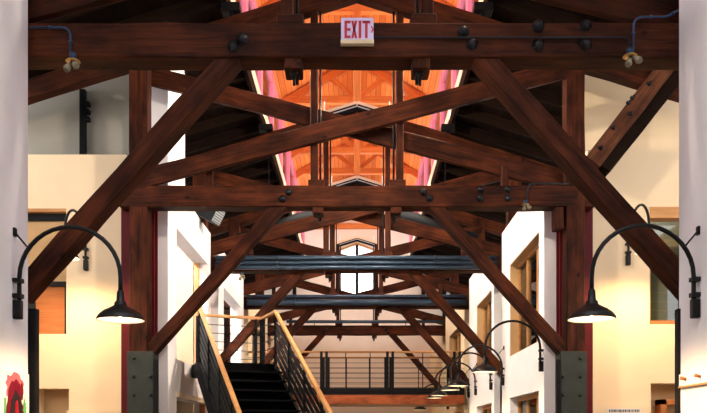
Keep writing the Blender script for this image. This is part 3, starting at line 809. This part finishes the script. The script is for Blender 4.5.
# landing
LD = .86
R1 = S(LD, SW, 0); tt = (R1.x-WL)/r_.x; R2 = R1 - r_*tt
lp = [S(0, SW, ZL), R1+Z*ZL, R2+Z*ZL, Vector((-3.15, R2.y, ZL)), Vector((-3.15, 14.05, ZL)), Vector((WL, 13.87, ZL)), S(0, 0, ZL)]
MB().prism(lp, (0, 0, -.22)).build('landing', M['stair'], st)
a, b, c = S(0, SW, 0), R1, R2+r_*.05
for p, q in ((a, b), (b, c)):
    MB().bar(p+Z*(ZL+.91), q+Z*(ZL+.91), .065, .05).build('handrail', M['oak'], st, .01)
    for k in range(5):
        zz = ZL+.15+.15*k
        MB().tube([p+Z*zz, q+Z*zz], .007, 6).build('rail_cable', M['iron'], st)
for p in (a-d*.02, b-d*.1, b-r_*.02-d*.0, b-r_*.12, c+r_*.02):
    MB().bar(p+Z*(ZL-.2), p+Z*(ZL+.89), .05, .05).build('rail_post', M['black'], st)

# ------------------------------------------------------------------ footbridge
BY0, BY1 = 21.05, 22.5
br = thing('footbridge', (0, (BY0+BY1)/2, H(.88)), 'footbridge with oak rails and red-brown fascia crossing the far end of the hall', 'footbridge')
x0, x1 = WL+.01, WR-.01
MB().box((x0, BY0, H(1.13)), (x1, BY1, H(1.25))).build('deck', M['black'], br)
for y in (BY0-.05, BY1):
    beam('fascia', (x0, y+.03, H(1.02)), (x1, y+.03, H(1.02)), .07, .25, M['fascia'], br, bevel=.004, rough=0)
struct_s = MB().box((x0, BY0+.04, H(.90)), (x1, BY1-.04, H(.93))).build('soffit', M['creamtrim'], br)
for y in (BY0, BY1):
    MB().bar((x0, y, H(2.29)), (x1, y, H(2.29)), .07, .05).build('handrail', M['framewood'], br, .01)
    MB().bar((x0, y, H(1.29)), (x1, y, H(1.29)), .05, .09).build('bottom_rail', M['black'], br)
    for k in range(6):
        z = H(1.44+.14*k); MB().tube([(x0, y, z), (x1, y, z)], .006, 6).build('rail_cable', M['iron'], br)
    for x in (-2.62, -.88, .88, 2.66):
        for dx in (-.07, .07):
            MB().bar((x+dx, y-.02, H(.95)), (x+dx, y-.02, H(2.3)), .07, .05, (0,1,0)).build('rail_post', M['black'], br)
    for x in (-1.75, -.3, .35, 1.75):
        MB().bar((x, y, H(1.3)), (x, y, H(2.27)), .025, .03, (0,1,0)).build('cable_spacer', M['iron'], br)

# ------------------------------------------------------------------ lights
def light(kind, name, loc, energy, col, target=None, **kw):
    l = bpy.data.lights.new(name, kind); l.energy = energy; l.color = col
    for k, v in kw.items(): setattr(l, k, v)
    o = bpy.data.objects.new(name, l); COL.objects.link(o); o.location = loc
    if target is not None:
        o.rotation_euler = (Vector(target)-Vector(loc)).to_track_quat('-Z', 'Y').to_euler()
    return o
for i, p in enumerate(LAMPS):
    light('SPOT', 'lamp_light', p, 115 if i < 2 else (150 if i < 4 else 60), (1, .65, .33), p-Vector((0, 0, 1)), spot_size=math.radians(165), spot_blend=.6, shadow_soft_size=.05)
    light('POINT', 'lamp_inner_light', p+Vector((0, 0, .012)), 3, (1, .74, .42), shadow_soft_size=.01)
for i, Y in enumerate(TY):
    for s in (-1, 1):
        if i: light('SPOT', 'floodlight_beam', (s*1.86, Y+.1, H(6.45)), 260, (1, .62, .32), (-s*.8, Y+1.2, H(9.3)), spot_size=math.radians(130), spot_blend=.8, shadow_soft_size=.1)
        light('SPOT', 'wall_wash_fill', (s*1.84, Y+.38, H(6.05)), (1000, 1700, 1300, 800, 260)[i], (1, .84, .66), (-s*2.9, Y+2.6, H(2.9)) if i < 4 else (-s*1.2, 31, H(5.0)), spot_size=math.radians(105), spot_blend=.9, shadow_soft_size=.12)  # fill spots added below the rafters to whiten the hall walls
# room lamps behind the openings at the left
light('POINT', 'room_lamp_fill', (-3.5, 13.4, H(3.8)), 300, (1, .96, .90), shadow_soft_size=.08)
light('POINT', 'room_lamp_fill', (-3.5, 17.8, H(3.8)), 300, (1, .96, .90), shadow_soft_size=.08)
for x, y, e in ((4.6, 14.0, 70), (4.6, 17.9, 60), (4.6, 23.0, 40)):
    light('POINT', 'room_lamp_fill', (x, y, H(3.4)), e, (1, .92, .78), shadow_soft_size=.12)  # unseen fills added to lighten the right wall windows

def portal(loc, target, sx, sy):
    l = bpy.data.lights.new('window_daylight', 'AREA'); l.shape = 'RECTANGLE'; l.size = sx; l.size_y = sy
    l.cycles.is_portal = True
    o = bpy.data.objects.new('window_daylight', l); COL.objects.link(o); o.location = loc
    o.rotation_euler = (Vector(target)-Vector(loc)).to_track_quat('-Z', 'Z').to_euler()
    return o
for s in (-1, 1):
    o = portal((s*(CW+.12), (MY0+EY)/2, (SILL+EAVE)/2), (0, (MY0+EY)/2, (SILL+EAVE)/2), 28, 2.0)
portal((0, 2.5, H(7.42)), (0, 2.501, 0), 5.6, 4.5)  # sky portal at the added roof light
for s in (-1, 1): portal((s*6.7, 8.4, 4.2), (0, 8.4, 4.2), 2.0, 1.6)  # sky portals at the added outer wall openings
portal((0, EY+.3, (gb+gp)/2), (0, 5, (gb+gp)/2), 1.5, 2.5)

w = bpy.data.worlds.new('overcast_sky'); scn.world = w; w.use_nodes = True
bg = w.node_tree.nodes['Background']; bg.inputs[0].default_value = (1.0, .965, .985, 1); bg.inputs[1].default_value = 7.0

# ------------------------------------------------------------------ camera
cam = bpy.data.cameras.new('camera'); co = bpy.data.objects.new('camera', cam); COL.objects.link(co)
co.location = (0, 0, EYE); co.rotation_euler = (math.pi/2, 0, 0)
cam.sensor_width = 36; cam.sensor_fit = 'HORIZONTAL'; cam.lens = F/707*36
cam.shift_y = (CY-206.5)/707; cam.shift_x = -(CX-353.5)/707
cam.clip_end = 200
scn.camera = co
scn.view_settings.view_transform = 'Standard'; scn.view_settings.look = 'None'
scn.view_settings.gamma = 1; scn.view_settings.use_curve_mapping = False
scn.view_settings.exposure = 0.3
scn.cycles.use_denoising = True
scn.cycles.max_bounces = 8; scn.cycles.diffuse_bounces = 5; scn.cycles.transparent_max_bounces = 12
scn.cycles.caustics_reflective = False; scn.cycles.caustics_refractive = False
scn.cycles.sample_clamp_indirect = 6
